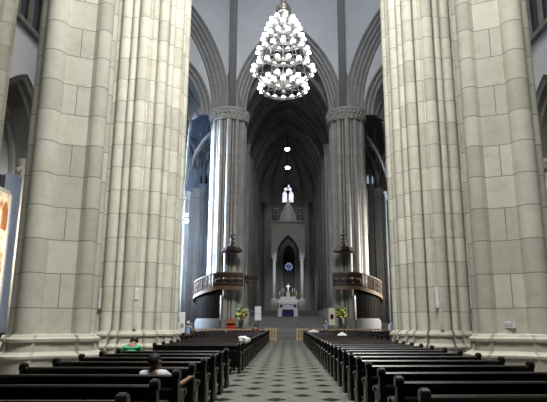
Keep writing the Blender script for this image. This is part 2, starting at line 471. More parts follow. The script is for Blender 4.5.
def arch_infill(mb, o, ax, nrm, a, rise, zs, d, hw, ztop, e, n=22, below=True, zbot=0):
    """wall face at depth e with a pointed hole (offset d)"""
    o, ax, nrm = Vector(o), Vector(ax), Vector(nrm); up = Vector((0, 0, 1))
    for side in (1, -1):
        pts = arch_pts(a, rise, d, n)
        for k in range(n):
            (s0, z0), (s1, z1) = pts[k], pts[k+1]
            q = [o+ax*(side*s0)+up*(zs+z0)+nrm*e, o+ax*(side*s0)+up*ztop+nrm*e, o+ax*(side*s1)+up*ztop+nrm*e, o+ax*(side*s1)+up*(zs+z1)+nrm*e]
            b = mb.add(q); f_ = (b, b+1, b+2, b+3); mb.quad(*(f_ if side < 0 else f_[::-1]), uv=((.5, .5),)*4)
        if hw > pts[0][0]:
            z_lo = zbot if below else zs
            q = [o+ax*(side*pts[0][0])+up*z_lo+nrm*e, o+ax*(side*hw)+up*z_lo+nrm*e, o+ax*(side*hw)+up*ztop+nrm*e, o+ax*(side*pts[0][0])+up*ztop+nrm*e]
            b = mb.add(q); f_ = (b, b+1, b+2, b+3); mb.quad(*(f_ if side > 0 else f_[::-1]), uv=((.5, .5),)*4)
ORD = [(0, -1.3), (0, -.5), (.22, -.45), (.3, -.2), (.52, -.15), (.6, .1), (.86, .14), (.95, .36), (1.2, .4), (1.3, .62), (1.45, .62), (1.5, .45)]
ZS, RISE = 23.05, 8.9
CL, CR = Vector((-6.05, 54, 0)), Vector((6.33, 54, 0))
def octside(p0, p1, nm, sub=None, halfspan=None):
    c = (p0+p1)/2; ax = (p1-p0).normalized(); L = (p1-p0).length
    nrm = Vector((ax.y, -ax.x, 0))
    if nrm.dot(Vector((0.09, 39, 0))-c) < 0: nrm = -nrm
    a = L/2-1.75 if halfspan is None else halfspan
    wl = MB(); arch_infill(wl, c, ax, nrm, a, RISE, ZS, 1.45, L/2, 47, .45, below=False)
    arch_infill(wl, c, ax, nrm, a, RISE, ZS, .0, L/2, 47, -1.3, below=False)
    w = struct(wl.build('wall_'+nm, 'plaster'))
    ab = MB(); arch_band(ab, c, ax, nrm, a, RISE, ZS, ORD)
    arc = struct(ab.build('archivolt', 'arch', w))
    if sub:
        a2, rise2, zs2 = sub
        t = MB(); arch_infill(t, c, ax, nrm, a2, rise2, zs2, .7, a+.1, ZS+RISE, -.7, below=True, zbot=zs2)
        struct(t.build('tympanum', 'plaster', w))
        t = MB(); arch_band(t, c, ax, nrm, a2, rise2, zs2, [(0, -2.2), (0, -1.3), (.25, -1.2), (.32, -.95), (.55, -.9), (.62, -.6), (.8, -.6)])
        struct(t.build('inner_archivolt', 'arch', w))
        # receding vault behind the arch
        t = MB(); arch_band(t, c, ax, nrm, a2, rise2, zs2, [(.15, -2.0), (.15, -9.5)], n=16)
        struct(t.build('vault_web', 'bluewall', w))
        t = MB()
        for e in (-3.4, -5.6, -7.8): arch_band(t, c, ax, nrm, a2, rise2, zs2, [(.15, e), (-.12, e-.1), (-.2, e-.3), (-.12, e-.5), (.15, e-.6)], n=16)
        for k in range(3):
            e0, e1 = -3.7-2.2*k+1.9, -3.7-2.2*k-.2
            for s0 in (1, -1):
                pts = arch_pts(a2, rise2, 0, 10)
                path = [c+ax*(s0*s_)+Vector((0, 0, zs2+z_))+nrm*(e0+(e1-e0)*i/10) for i, (s_, z_) in enumerate(pts)]
                t.tube(path, .14, 6, caps=False)
        struct(t.build('vault_rib', 'rib', w))
    return c, ax, nrm, a
octside(CL, CR, 'front')
WL = octside(Vector((-15, 45.2, 0)), CL, 'left_diagonal', sub=(3.7, 4.8, 22.6))
WR = octside(CR, Vector((15.2, 45.2, 0)), 'right_diagonal', sub=(3.7, 4.8, 22.6))
# shafts that climb the angle between two walls
for i, p in enumerate((CL, CR)):
    t = MB(); d = (Vector((0.09, 39, 0))-p).normalized()
    q = p+d*1.15; e = d.cross(Vector((0, 0, 1)))
    for s_, r_ in ((0, .2), (.26, .13), (-.26, .13)):
        t.tube([q+e*s_+Vector((0, 0, 23.05)), q+e*s_+Vector((0, 0, 47))], r_, 10)
    struct(t.build('trim_%d' % (i+1), 'shaftstone'))
    # springer block that carries the arches above the capital
    sp = MB().lathe([(1.8, 23.05), (1.7, 24.2), (1.45, 26), (1.2, 27.5)], (p.x-d.x*.5, p.y-d.y*.5, 0), 8, False)
    struct(sp.build('trim_%d' % (i+3), 'shaftstone'))
# flanks of the crossing, only the far halves matter
for s_, nm in ((-1, 'left'), (1, 'right')):
    X = 16*s_
    cY, zs, a, rise = 31.0, 11.0, 3.1, 4.9
    o, ax, nrm = Vector((X, cY, 0)), Vector((0, 1, 0)), Vector((-s_, 0, 0))
    w = MB(); arch_infill(w, o, ax, nrm, a, rise, zs, .55, 6.2, 19.3, 0, zbot=0)
    w.box((X+s_*.2, 31, 33), (.4, 12.4, 6))
    wall_ = struct(w.build('wall_'+nm, 'plaster'))
    t = MB(); arch_band(t, o, ax, nrm, a, rise, zs, [(0, -1.6), (0, -.5), (.18, -.4), (.25, -.1), (.45, 0), (.55, .12)])
    t.box((X-s_*.1, 31, 19.3), (.5, 13, .3))
    struct(t.build('archivolt', 'rib', wall_))
    t = MB(); arch_band(t, o, ax, nrm, a, rise, zs, [(.1, -1.2), (.1, -5)], n=14); struct(t.build('vault_web', 'bluewall', wall_))
    t = MB()
    for e in (-1.8, -2.8, -3.8): arch_band(t, o, ax, nrm, a, rise, zs, [(.1, e), (-.12, e-.15), (.1, e-.3)], n=14)
    struct(t.build('vault_rib', 'rib', wall_))
    struct(MB().box((X+s_*5.1, 31, 9), (.3, 12, 18)).build('recess', 'bluewall', wall_))
    # tall traceried window above
    win = bpy.data.objects.new('window_%d' % (1 if s_ < 0 else 2), None); COL.objects.link(win); win['kind'] = 'structure'
    win.location = (X+s_*.25, 31, 19.4)
    MB().box((0, 0, 5.3), (.06, 13.2, 10.6)).build('pane', 'darkglass', win)
    fr = MB()
    for k in range(9): fr.box((-s_*.1, -6.4+1.6*k, 5.3), (.3, .22, 10.6))
    for zz in (.1, 3.5, 7): fr.box((-s_*.1, 0, zz), (.2, 13, .16))
    fr.build('mullion', 'rib', win)
    # clustered column by the arch
    cl = thing('aisle_column', 'slender bluish grey column by the mural at the left edge' if s_ < 0 else 'slender grey column in the right aisle behind the plaque pier', 'column', (X-s_*.1, 31.95, 0))
    t = MB()
    for dy, r_ in ((0, .26), (-.3, .14), (.3, .14)): t.tube([(-s_*.2, dy, .8), (-s_*.2, dy, 10.4)], r_, 12)
    t.build('shaft', 'carved', cl)
    MB().lathe([(.6, 0), (.6, .5), (.45, .8), (.4, .9)], (-s_*.2, 0, 0), 16).build('base', 'carved', cl)
    cap = MB().lathe([(.42, 10.1), (.4, 10.5), (.6, 10.95), (.68, 11.2)], (-s_*.2, 0, 0), 16)
    for k in range(10): cap.ball((-s_*.2+.52*cos(k*.628), .52*sin(k*.628), 10.65), .13, 6, 5)
    cap.build('capital', 'carved', cl)
# mural in the left recess
mu = thing('mural', 'faded orange, cream and blue wall mural glimpsed beyond the left edge pier', 'painting', (-16.9, 29.6, 0))
MB().box((0, 0, 5.2), (.12, 5.6, 8.0)).build('painted_panel', 'mural', mu)
fr = MB()
for yy in (-2.85, 2.85): fr.box((.02, yy, 5.2), (.25, .2, 8.4))
for zz in (1.1, 9.3): fr.box((.02, 0, zz), (.25, 5.9, .2))
fr.build('frame', 'carved', mu)
t = MB()
for k in range(6):
    y0 = -2.4+k*.95
    t.prism([(-.3, 0), (.3, 0), (.3, 1.2), (0, 1.7), (-.3, 1.2)], (.07, y0, 7.0), (0, 1, 0), (0, 0, 1), (.06, 0, 0))
t.build('niche', 'orangewood', mu)
MB().box((0, 0, .5), (1.2, 6.2, 1.0)).build('plinth', 'darkwood', mu)
# roof slab over the crossing
struct(MB().lathe([(17.5, 47), (17.5, 47.4)], (.09, 39, 0), 8, False, R(22.5)).build('ceiling_crossing', 'plaster'))

# ------------------------------------------------------------------ choir
CZ, CRISE, CHW = 21.5, 8.6, 5.2
BAYS = [60, 66, 72, 78, 84]
for s_, nm in ((-1, 'left'), (1, 'right')):
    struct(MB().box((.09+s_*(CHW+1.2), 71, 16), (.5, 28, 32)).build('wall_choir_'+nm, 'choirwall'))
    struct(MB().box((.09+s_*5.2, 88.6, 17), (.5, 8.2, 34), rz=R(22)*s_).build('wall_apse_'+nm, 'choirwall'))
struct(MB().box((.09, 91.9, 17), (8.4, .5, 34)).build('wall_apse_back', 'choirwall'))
def clustered(name, x, y, h, r, mat, label=None, n=9):
    t = MB()
    t.tube([(x, y, 0), (x, y, h)], r*.8, 14)
    for k in range(n):
        a = 2*pi*k/n; t.tube([(x+r*.85*cos(a), y+r*.85*sin(a), 0), (x+r*.85*cos(a), y+r*.85*sin(a), h)], r*.24, 8)
    t.lathe([(r*1.05, h-1), (r*1.05, h-.85), (r, h-.8), (r*1.25, h-.1), (r*1.3, h)], (x, y, 0), 16)
    return t
ordn = ['first', 'second', 'third', 'fourth', 'fifth', 'sixth']
for s_ in (-1, 1):
    side = 'left' if s_ < 0 else 'right'
    for i, y in enumerate(BAYS+[90.6]):
        x = .09+s_*(5.0 if i < 5 else 3.25)
        t = thing('choir_pier', 'dark clustered pier along the %s side of the choir, %s from the front' % (side, ordn[i]), 'pillar', (x, y, 0), 0, 'choir piers')
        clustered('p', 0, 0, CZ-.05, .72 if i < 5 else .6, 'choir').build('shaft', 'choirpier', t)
        MB().lathe([(1.05, 0), (1.05, 2.6), (.95, 2.8), (.85, 3.1)], (0, 0, 0), 12).build('base', 'choirpier', t)
ce = MB(); arch_band(ce, (.09, 0, 0), (1, 0, 0), (0, 1, 0), CHW, CRISE, CZ, [(.2, 55.2), (.2, 85)], n=20)
# apse half dome
prev = None
for i in range(13):
    a = pi*i/12
    pts = arch_pts(CHW, CRISE, .2, 14)
    row = [ce.add([(.09+s__*cos(a), 85+s__*sin(a)*1.42, CZ+z__)]) for s__, z__ in pts]
    if prev:
        for k in range(len(row)-1): ce.quad(prev[k], row[k], row[k+1], prev[k+1], uv=((.5, .5),)*4)
    prev = row
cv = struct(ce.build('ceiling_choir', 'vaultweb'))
rb = MB()
for y in [56]+BAYS: arch_band(rb, (.09, 0, 0), (1, 0, 0), (0, 1, 0), CHW, CRISE, CZ, [(.2, y-.35), (-.25, y-.2), (-.32, y), (-.25, y+.2), (.2, y+.35)], n=18)
for y0, y1 in zip([56]+BAYS[:-1], BAYS):
    for s_ in (1, -1):
        for a_, b_ in ((y0, (y0+y1)/2), (y1, (y0+y1)/2)):
            pts = arch_pts(CHW, CRISE, .05, 12)
            rb.tube([(.09+s_*p[0], a_+(b_-a_)*i/12, CZ+p[1]) for i, p in enumerate(pts)], .17, 6, caps=False)
for i in range(1, 6):
    a = pi*i/6; pts = arch_pts(CHW, CRISE, 0, 12)
    rb.tube([(.09+p[0]*cos(a), 85+p[0]*sin(a)*1.4, CZ+p[1]) for p in pts], .2, 6, caps=False)
struct(rb.build('vault_rib', 'rib', cv))
# back wall windows
w3 = bpy.data.objects.new('window_3', None); COL.objects.link(w3); w3['kind'] = 'structure'; w3.location = (.25, 91.55, 21.6)
def lancet(w_, h_, a=None):
    pts = arch_pts(w_/2, w_*.9, 0, 8)
    return [(w_/2, 0)]+[(s__, h_-w_*.9+z__) for s__, z__ in pts]+[(-s__, h_-w_*.9+z__) for s__, z__ in pts[::-1]][1:]+[(-w_/2, 0)]
MB().prism(lancet(2.3, 3.7), (0, 0, 0), (1, 0, 0), (0, 0, 1), (0, .1, 0)).build('frame', 'iron', w3)
g = MB()
for x in (-.56, .56): g.prism(lancet(.8, 2.0), (x, -.04, .15), (1, 0, 0), (0, 0, 1), (0, .03, 0))
for x, z in ((-.36, 2.45), (.36, 2.45), (0, 3.0)): g.prism([(.3*cos(k*pi/6), .3*sin(k*pi/6)) for k in range(12)], (x, -.04, z), (1, 0, 0), (0, 0, 1), (0, .03, 0))
g.build('pane', 'glassbright', w3)
w4 = bpy.data.objects.new('window_4', None); COL.objects.link(w4); w4['kind'] = 'structure'; w4.location = (.4, 91.55, 5.0)
MB().prism(lancet(1.9, 9.4), (0, 0, 0), (1, 0, 0), (0, 0, 1), (0, .1, 0)).build('frame', 'iron', w4)
g = MB()
for k in range(8):
    a = k*pi/4+pi/8
    g.prism([(.5*cos(a)+.17*cos(q*pi/5), .5*sin(a)+.2*sin(q*pi/5)) for q in range(10)], (0, -.04, 5.7), (1, 0, 0), (0, 0, 1), (0, .03, 0))
g.prism([(.14*cos(q*pi/5), .14*sin(q*pi/5)) for q in range(10)], (0, -.04, 5.7), (1, 0, 0), (0, 0, 1), (0, .03, 0))
g.build('pane', 'glassblue', w4)

# ------------------------------------------------------------------ transept wall and columns behind the diagonal arches
for s_, nm in ((-1, 'left'), (1, 'right')):
    w = MB().box((s_*17.5+.09, 66, 15), (20, .5, 30))
    w.box((s_*27+.09, 58, 15), (.5, 16, 30))
    struct(w.build('wall_back_'+nm, 'bluewall' if s_ < 0 else 'choirwall'))  # right wall coloured darker to stand in for the unlit chapel's shade
    wn = bpy.data.objects.new('window_%d' % (5 if s_ < 0 else 6), None); COL.objects.link(wn); wn['kind'] = 'structure'
    wn.location = (s_*10.35+.09, 65.7, 12)
    MB().prism(lancet(1.1, 8), (0, 0, 0), (1, 0, 0), (0, 0, 1), (0, .04, 0)).build('frame', 'rib', wn)
    MB().prism(lancet(.8, 7.6), (0, -.03, .15), (1, 0, 0), (0, 0, 1), (0, .03, 0)).build('pane', 'glassday' if s_ > 0 else 'darkglass', wn)
    for k, (px, Y, r_) in enumerate(((185, 57.5, .5), (195, 61, .55), (203, 63.5, .4))):
        xw = abs(world_from_pixel(px, 200, Y).x-.09)
        t = thing('transept_column', ('slender bluish column %s in the gap left of the far left pier' % ('nearest the bright lamp', 'in the middle', 'deepest')[k]) if s_ < 0 else ('slender dark column %s in the gap right of the far right pier' % ('outermost', 'in the middle', 'deepest')[k]), 'column', (.09+s_*xw, Y, 0), 0, 'transept columns')
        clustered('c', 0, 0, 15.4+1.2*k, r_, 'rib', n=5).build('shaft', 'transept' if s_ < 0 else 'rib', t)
        MB().lathe([(r_*1.5, 0), (r_*1.5, 1.2), (r_*1.1, 1.5)], (0, 0, 0), 12).build('base', 'rib', t)
        zt = 15.4+1.2*k
        rbm = MB()
        for dx, dy in ((s_*-1, -4), (s_*2.5, -3.5), (s_*-2.5, 1.2), (s_*1.5, 1.5), (s_*-3.2, -2.2)):
            rbm.tube([(dx*(1-cos(q*pi/16))*1.4, dy*(1-cos(q*pi/16))*1.4, zt+6.5*sin(q*pi/16)) for q in range(8)], .15, 6)
        rbm.build('springing_rib', 'rib', t)
# ------------------------------------------------------------------ chancel steps and platform
st = MB(); nst = 12
for k in range(nst):
    y0 = 54.2+k*.85; st.box((.09, (y0+94)/2, .09+.185*k), (10.2 if k > 0 else 10.2, 94-y0, .185))
for k in range(5): st.box((.09, (74+k*.5+94)/2, 2.22+.09+.185*k), (9.6, 94-74-k*.5, .185))
struct(st.build('floor_chancel', 'steps'))
st = MB()
for s_ in (-1, 1):
    for k in range(6):
        y0 = 55.5+k*.6; st.box((.09+s_*13.2, (y0+64)/2, .09+.18*k), (9.4, 64-y0, .18))
struct(st.build('floor_transept', 'steps'))

# ------------------------------------------------------------------ chandelier
ch = thing('chandelier', 'huge tiered chandelier of lit white globes hanging on a long rod in the crossing', 'chandelier', (-.2, 39, 18))
TIERS = [(1.02, 1.6, 16), (1.75, 1.2, 10), (2.5, 2.14, 18), (4.0, 1.78, 16), (5.15, 1.4, 14), (6.05, 1.1, 12), (6.75, .75, 9)]
bulbmesh = MB().ball((0, 0, 0), .178, 12, 8)
first = None
fr = MB()
for k in range(12):
    a = 2*pi*k/12
    fr.tube([(r_*.985*cos(a), r_*.985*sin(a), z_) for z_, r_, n_ in TIERS]+[(.3*cos(a), .3*sin(a), 7.75)], .03, 6)
fr.build('frame_bar', 'metal', ch)
for z_, r_, n_ in TIERS:
    h = MB(); h.ring((0, 0, z_), r_, .06, 48, 6); h.ring((0, 0, z_+.1), r_+.03, .035, 48, 6); h.ring((0, 0, z_-.1), r_+.03, .035, 48, 6)
    for k in range(6): 
        a = pi*k/3; h.tube([(0, 0, z_), (r_*cos(a), r_*sin(a), z_)], .025, 6)
    hoop = h.build('hoop', 'metal', ch)
    for k in range(n_):
        arm = MB()
        a = 2*pi*k/n_; R2 = r_+.22
        arm.tube([(r_*cos(a), r_*sin(a), z_), ((r_+.16)*cos(a), (r_+.16)*sin(a), z_-.12), (R2*cos(a), R2*sin(a), z_-.02)], .025, 6)
        arm.lathe([(.03, -.04), (.1, .0), (.1, .03)], (R2*cos(a), R2*sin(a), z_), 10)
        arm.build('bulb_arm', 'metal', hoop)
    for k in range(n_):
        a = 2*pi*k/n_; R2 = r_+.22
        loc = (R2*cos(a), R2*sin(a), z_+.17)
        if first is None: first = bulbmesh.build('bulb', 'bulb', ch, loc)
        else:
            c = first.copy(); COL.objects.link(c); c.parent = ch; c.location = loc
cr = MB().lathe([(.3, 7.5), (.62, 7.62), (.55, 7.85), (.5, 8.1), (.56, 8.15), (.3, 8.25), (.12, 8.9), (.05, 9.3)], (0, 0, 0), 20)
for k in range(12):
    a = pi*k/6; cr.tube([(.56*cos(a), .56*sin(a), 7.8), (.6*cos(a), .6*sin(a), 8.35)], [.05, .015], 6)
cr.build('crown', 'metal', ch)
MB().tube([(0, 0, .9), (0, 0, 7.6)], .06, 8).lathe([(.02, .55), (.16, .75), (.2, .95), (.08, 1.1)], (0, 0, 0), 14).build('stem', 'metal', ch)
MB().tube([(0, 0, 9.2), (0, 0, 29)], .07, 8).tube([(.16, 0, 8.6), (.1, 0, 29)], .025, 6).tube([(-.16, 0, 8.6), (-.1, 0, 29)], .025, 6).build('suspension_rod', 'iron', ch)

# ------------------------------------------------------------------ pews
def pew_proto(L):
    root = thing('church_pew', 'x', 'pew')
    prof = [(-.10, 0), (.52, 0), (.52, .07), (.46, .10), (.44, .50), (.50, .58), (.515, .63), (.49, .67), (.44, .675), (.38, .64), (.20, .63), (.10, .70), (.055, .80), (.045, .88)]
    prof += [(-.02+.075*cos(R(a)), .90+.075*sin(R(a))) for a in range(-10, 200, 30)]
    prof += [(-.085, .82), (-.06, .62), (-.06, .3), (-.10, .08)]
    for s_ in (-1, 1):
        e = MB(); e.prism(prof, (s_*L/2-.035, 0, 0), (0, 1, 0), (0, 0, 1), (.07, 0, 0))
        eo = e.build('end_panel', 'pew', root)
        for y_, z_, r_ in ((-.02, .90, .06), (.475, .62, .045)):
            sc = MB(); sc.prism([(r_*cos(k*pi/7), r_*sin(k*pi/7)) for k in range(14)], (s_*L/2-.055, y_, z_), (0, 1, 0), (0, 0, 1), (.11, 0, 0)); sc.build('scroll', 'pewtop', eo)
        MB().box((s_*(L/2+.003), .2, .33), (.085, .3, .36)).build('raised_panel', 'pewtop', eo)
    W = L-.075
    b = MB(); b.prism([(0, .24), (.03, .24), (-.01, .87), (-.045, .87)], (-W/2, 0, 0), (0, 1, 0), (0, 0, 1), (W, 0, 0)); b.build('backrest', 'pew', root)
    b = MB(); b.prism([(-.065, .862), (.015, .862), (.02, .885), (0, .905), (-.05, .905), (-.07, .885)], (-W/2, 0, 0), (0, 1, 0), (0, 0, 1), (W, 0, 0)); b.build('top_rail', 'pewtop', root)
    b = MB(); b.prism([(-.19, .70), (-.185, .72), (-.03, .74), (-.025, .715)], (-W/2, 0, 0), (0, 1, 0), (0, 0, 1), (W, 0, 0)); b.build('book_ledge', 'pewtop', root)
    b = MB(); b.prism([(.02, .42), (.44, .44), (.455, .425), (.44, .40), (.02, .385)], (-W/2, 0, 0), (0, 1, 0), (0, 0, 1), (W, 0, 0)); b.build('seat', 'pew', root)
    b = MB(); b.box((0, -.34, .17), (W*.94, .16, .04))
    for x in (-.42, 0, .42): b.box((x*W, -.22, .09), (.05, .36, .08)).box((x*W, -.34, .08), (.05, .1, .16))
    b.build('kneeler', 'pew', root)
    return root
p28 = pew_proto(2.74); p30 = pew_proto(3.1)
cm = children_map()
def place(proto, x, y, label, group, used=set()):
    if proto.name not in used:
        used.add(proto.name); r = proto
    else:
        r = proto.copy(); COL.objects.link(r)
        for chd in cm[proto.name]:
            c = chd.copy(); COL.objects.link(c); c.parent = r
            for g in cm.get(chd.name, []):
                d = g.copy(); COL.objects.link(d); d.parent = c
    r.location = (x, y, 0); r['label'] = label; r['group'] = group; r['category'] = 'pew'
    return r
def nth(i):
    ones = ['', 'first', 'second', 'third', 'fourth', 'fifth', 'sixth', 'seventh', 'eighth', 'ninth', 'tenth', 'eleventh', 'twelfth', 'thirteenth', 'fourteenth', 'fifteenth', 'sixteenth', 'seventeenth', 'eighteenth', 'nineteenth']
    if i < 20: return ones[i]
    if i == 20: return 'twentieth'
    if i == 30: return 'thirtieth'
    return ('twenty-' if i < 30 else 'thirty-')+ones[i % 10]
SP = 1.28
rows_l = [5.4+SP*k for k in range(8)]+[18.2+SP*k for k in range(24)]
rows_r = [5.78+SP*k for k in range(33)]
for i, y in enumerate(rows_l):
    if i < 8: lab = 'dark wooden pew left of the aisle, %s row counted from the bottom of the photo' % nth(i+1)
    else: lab = 'dark wooden pew left of the aisle, %s row beyond the cross passage' % nth(i-7)
    place(p28, -2.82, y, lab, 'pews left of the aisle')
for i, y in enumerate(rows_r):
    place(p28, 2.84, y, 'dark wooden pew right of the aisle, %s row counted from the bottom of the photo' % nth(i+1), 'pews right of the aisle')
for s_ in (-1, 1):
    side = 'left' if s_ < 0 else 'right'
    for k in range(14):
        place(p30, s_*6.55, 28.6+SP*k, 'dark wooden side pew beyond the many-shafted %s pier, %s row from the pier' % (side, nth(k+1)), '%s side pews in the crossing' % side)

# ------------------------------------------------------------------ loudspeakers, plaque, lamp, notice board
def on_pier(pr, px, y0, y1, w, d, mat, name, label, cat, group=None, grille=True):
    p0, a0 = hit(pr, px, (y0+y1)/2, .015+d/2+.03)
    z1 = world_from_pixel(px, y0, p0.y).z; z0 = world_from_pixel(px, y1, p0.y).z
    t = thing(name, label, cat, (p0.x, p0.y, (z0+z1)/2), a0-pi/2, group)
    h = z1-z0
    MB().box((0, 0, 0), (w, d, h)).build('cabinet', mat, t)
    if grille:
        g = MB(); g.box((0, d/2+.004, 0), (w*.7, .01, h*.9))
        for k in range(7): g.box((0, d/2+.01, -h*.4+k*h*.8/6), (w*.74, .008, .012))
        g.build('grille', mat, t)
    b = MB()
    for zz in (-h*.35, h*.35): b.box((0, -d/2-.03, zz), (.05, .12, .05))
    b.build('bracket', 'iron', t)
    return t
on_pier(mid_l, 136.5, 288, 300, .12, .1, 'white', 'column_loudspeaker', 'short bright white loudspeaker, upper of two on the left many-shafted pier face', 'loudspeaker', 'slim loudspeakers')
on_pier(mid_l, 135, 301, 329, .13, .1, 'greyplastic', 'column_loudspeaker', 'long pale grey loudspeaker, lower of two on the left many-shafted pier face', 'loudspeaker', 'slim loudspeakers')
on_pier(mid_l, 100, 288, 309, .09, .1, 'white', 'column_loudspeaker', 'slim white loudspeaker close beside the edge of the nearest left pier', 'loudspeaker', 'slim loudspeakers')
on_pier(mid_r, 437, 287, 308, .12, .1, 'white', 'column_loudspeaker', 'bright white loudspeaker, upper of two on the right many-shafted pier face', 'loudspeaker', 'slim loudspeakers')
on_pier(mid_r, 441.5, 300, 329, .12, .1, 'greyplastic', 'column_loudspeaker', 'long pale grey loudspeaker, lower of two on the right many-shafted pier face', 'loudspeaker', 'slim loudspeakers')
on_pier(mid_r, 472, 287, 308, .09, .1, 'white', 'column_loudspeaker', 'slim white loudspeaker close beside the edge of the nearest right pier', 'loudspeaker', 'slim loudspeakers')
p0, a0 = hit(near_r, 508.5, 325, .012)
t = thing('wall_plaque', 'small pale lilac plaque fixed low on the nearest right pier', 'plaque', tuple(p0), a0-pi/2)
MB().box((0, 0, 0), (.37, .03, .15)).build('plate', 'plaque', t)
g = MB()
for k, w_ in enumerate((.26, .3, .2)): g.box((0, .017, .04-.04*k), (w_, .004, .008))
g.build('print_line', 'print', t)
# bracket lamp at the crossing edge of the left pier
t = thing('wall_lamp', 'bright twin white lamp on the inner edge of the left many-shafted pier', 'lamp', (-4.52, 24.3, 6.1))
MB().tube([(-.35, 0, .0), (-.1, 0, .05), (.02, 0, .12)], .025, 8).box((-.33, 0, 0), (.06, .18, .3)).build('bracket', 'iron', t)
for zz in (.0, .27): MB().ball((.05, -.02, zz), .1 if zz == 0 else .075, 14, 10).build('globe', 'lampwhite', t)
MB().tube([(.02, 0, -.02), (.03, 0, .3)], .02, 8).build('stem', 'iron', t)
p = world_from_pixel(179, 318, 27.5)
t = thing('notice_board', 'pale bluish notice board standing behind the left many-shafted pier', 'sign', (p.x+.02, 27.5, 0), R(8))
MB().box((0, 0, 1.6), (.56, .05, 1.0)).build('board', 'white', t)
b = MB()
for x in (-.25, .25): b.box((x, .02, 1.05), (.05, .05, 2.1)).box((x, 0, .03), (.06, .5, .06))
b.build('leg', 'iron', t)
b = MB(); b.box((-.1, -.03, 1.75), (.2, .01, .28)); b.box((.14, -.03, 1.45), (.16, .01, .2)); b.build('poster', 'print', t)

# ------------------------------------------------------------------ pulpits round the far piers
def pulpit(pc, s_, side):
    cx, cy = pc
    def P(phi, r, z): return (s_*-1*r*cos(R(phi)), r*sin(R(phi)), z)   # phi measured for the left pier, mirrored for the right
    def zf(phi):
        if phi > -95: return 4.85
        if phi > -190: return 4.85-1.15*((-95-phi)/95)
        return 3.7-1.9*((-190-phi)/60)
    lab = ('curved wooden pulpit gallery winding round the far left pier', 'curved wooden pulpit gallery winding round the far right pier')[0 if s_ < 0 else 1]
    root = thing('pulpit', lab, 'pulpit', (cx, cy, 0))
    A = [-52-4*k for k in range(50)]
    flip = s_ > 0
    def band(mb, r0, r1, za, zb):
        """curved solid between radii r0,r1 and heights za(phi), zb(phi)"""
        rows = []
        for ph in A_: rows.append([mb.add([P(ph, r, z)]) for r, z in ((r0, za(ph)), (r1, za(ph)), (r1, zb(ph)), (r0, zb(ph)))])
        for q, w in zip(rows[:-1], rows[1:]):
            for i in range(4):
                j = (i+1) % 4; mb.quad(q[i], q[j], w[j], w[i])
        mb.quad(*rows[0]); mb.quad(*rows[-1])
    A_ = A
    m = MB(); band(m, 2.35, 3.02, lambda p: zf(p)-.2, lambda p: zf(p)); m.build('gallery_floor', 'wood', root)
    m = MB(); band(m, 2.96, 3.1, lambda p: zf(p)-.28, lambda p: zf(p)+.05); m.build('edge_moulding', 'wood', root)
    m = MB(); band(m, 2.94, 3.08, lambda p: zf(p)+1.22, lambda p: zf(p)+1.34); m.build('hand_rail', 'wood', root)
    A_ = [p for p in A if p <= -92]
    m = MB(); band(m, 2.3, 2.8, lambda p: min(zf(p)-.5, 1.65), lambda p: zf(p)-.2)
    for p in A_:
        x, y, z = P(p, 2.8, 0); lo, hi = min(zf(p)-.5, 1.65), zf(p)-.2
        m.box((x, y, (lo+hi)/2), (.07, .07, hi-lo), rz=R(p)*(1 if s_ < 0 else -1))
    m.build('stair_apron', 'blackwood', root)
    A_ = [-74-4*k for k in range(32)]
    m = MB(); band(m, 2.3, 2.85, lambda p: 0, lambda p: 1.95 if p > -150 else 1.95-1.0*min(1, (-150-p)/50)); m.build('stone_base', 'steps', root)
    for k in range(16):
        ph = -52-13*k
        if ph < -248: break
        x, y, z = P(ph, 3.01, zf(ph))
        MB().box((x, y, z+.62), (.13, .13, 1.3), rz=R(ph)*(1 if s_ < 0 else -1)).build('post', 'darkwood', root)
    bal = MB()
    for k in range(100):
        ph = -54-2*k
        if ph < -248: break
        x, y, z = P(ph, 3.01, zf(ph))
        bal.tube([(x, y, z+.05), (x, y, z+.35), (x, y, z+.65), (x, y, z+.95), (x, y, z+1.22)], [.02, .034, .016, .034, .02], 6)
    bal.build('baluster', 'wood', root)['kind'] = 'stuff'
    A_ = [-54-3*k for k in range(17)]
    m = MB(); band(m, 2.97, 3.04, lambda p: zf(p)+.06, lambda p: zf(p)+.35); band(m, 2.97, 3.04, lambda p: zf(p)+.8, lambda p: zf(p)+1.22)
    for k in range(12):
        ph = -56-4*k; x, y, z = P(ph, 3.06, zf(ph)+.56); m.ball((x, y, z), .13, 8, 6, (1, 1, 1.4))
    m.build('carved_panel', 'darkwood', root)
    # tester above
    c = MB(); X, Y = -s_*.8, -2.6
    c.lathe([(.1, 8.0), (.85, 8.05), (1.05, 8.15), (1.08, 8.3), (.95, 8.34), (.9, 8.5), (.3, 8.62), (.22, 8.8)], (X, Y, 0), 8, False, R(22.5))
    rt = thing('sounding_board', 'dark octagonal sounding board with tall finial on the far %s pier' % side, 'canopy', (cx, cy, 0))
    c.build('canopy', 'darkwood', rt)
    f_ = MB().lathe([(.2, 8.7), (.24, 8.9), (.12, 9.1), (.16, 9.3), (.07, 9.9), (.05, 10.3)], (X, Y, 0), 8)
    for zz in (9.0, 9.35, 9.7):
        for k in range(4): f_.ball((X+.2*cos(k*pi/2), Y+.2*sin(k*pi/2), zz), .1, 6, 5)
    f_.build('finial', 'iron', rt)
    MB().box((X*.9, -2.1, 8.25), (.3, 1.3, .15)).build('bracket', 'darkwood', rt)
    # stick lamp fixed under the gallery
    l = thing('tube_lamp', 'thin white vertical tube under the %s pulpit gallery' % side, 'lamp', (cx, cy-3.42, 1.7))
    MB().tube([(0, 0, .1), (0, 0, 2.3)], .06, 10).build('tube', 'white', l)
    MB().lathe([(.14, -1.7), (.14, -1.6), (.04, -1.5), (.03, .15)], (0, 0, 0), 10).build('stand', 'iron', l)
pulpit((-5.97, 54), -1, 'left'); pulpit((6.33, 54), 1, 'right')

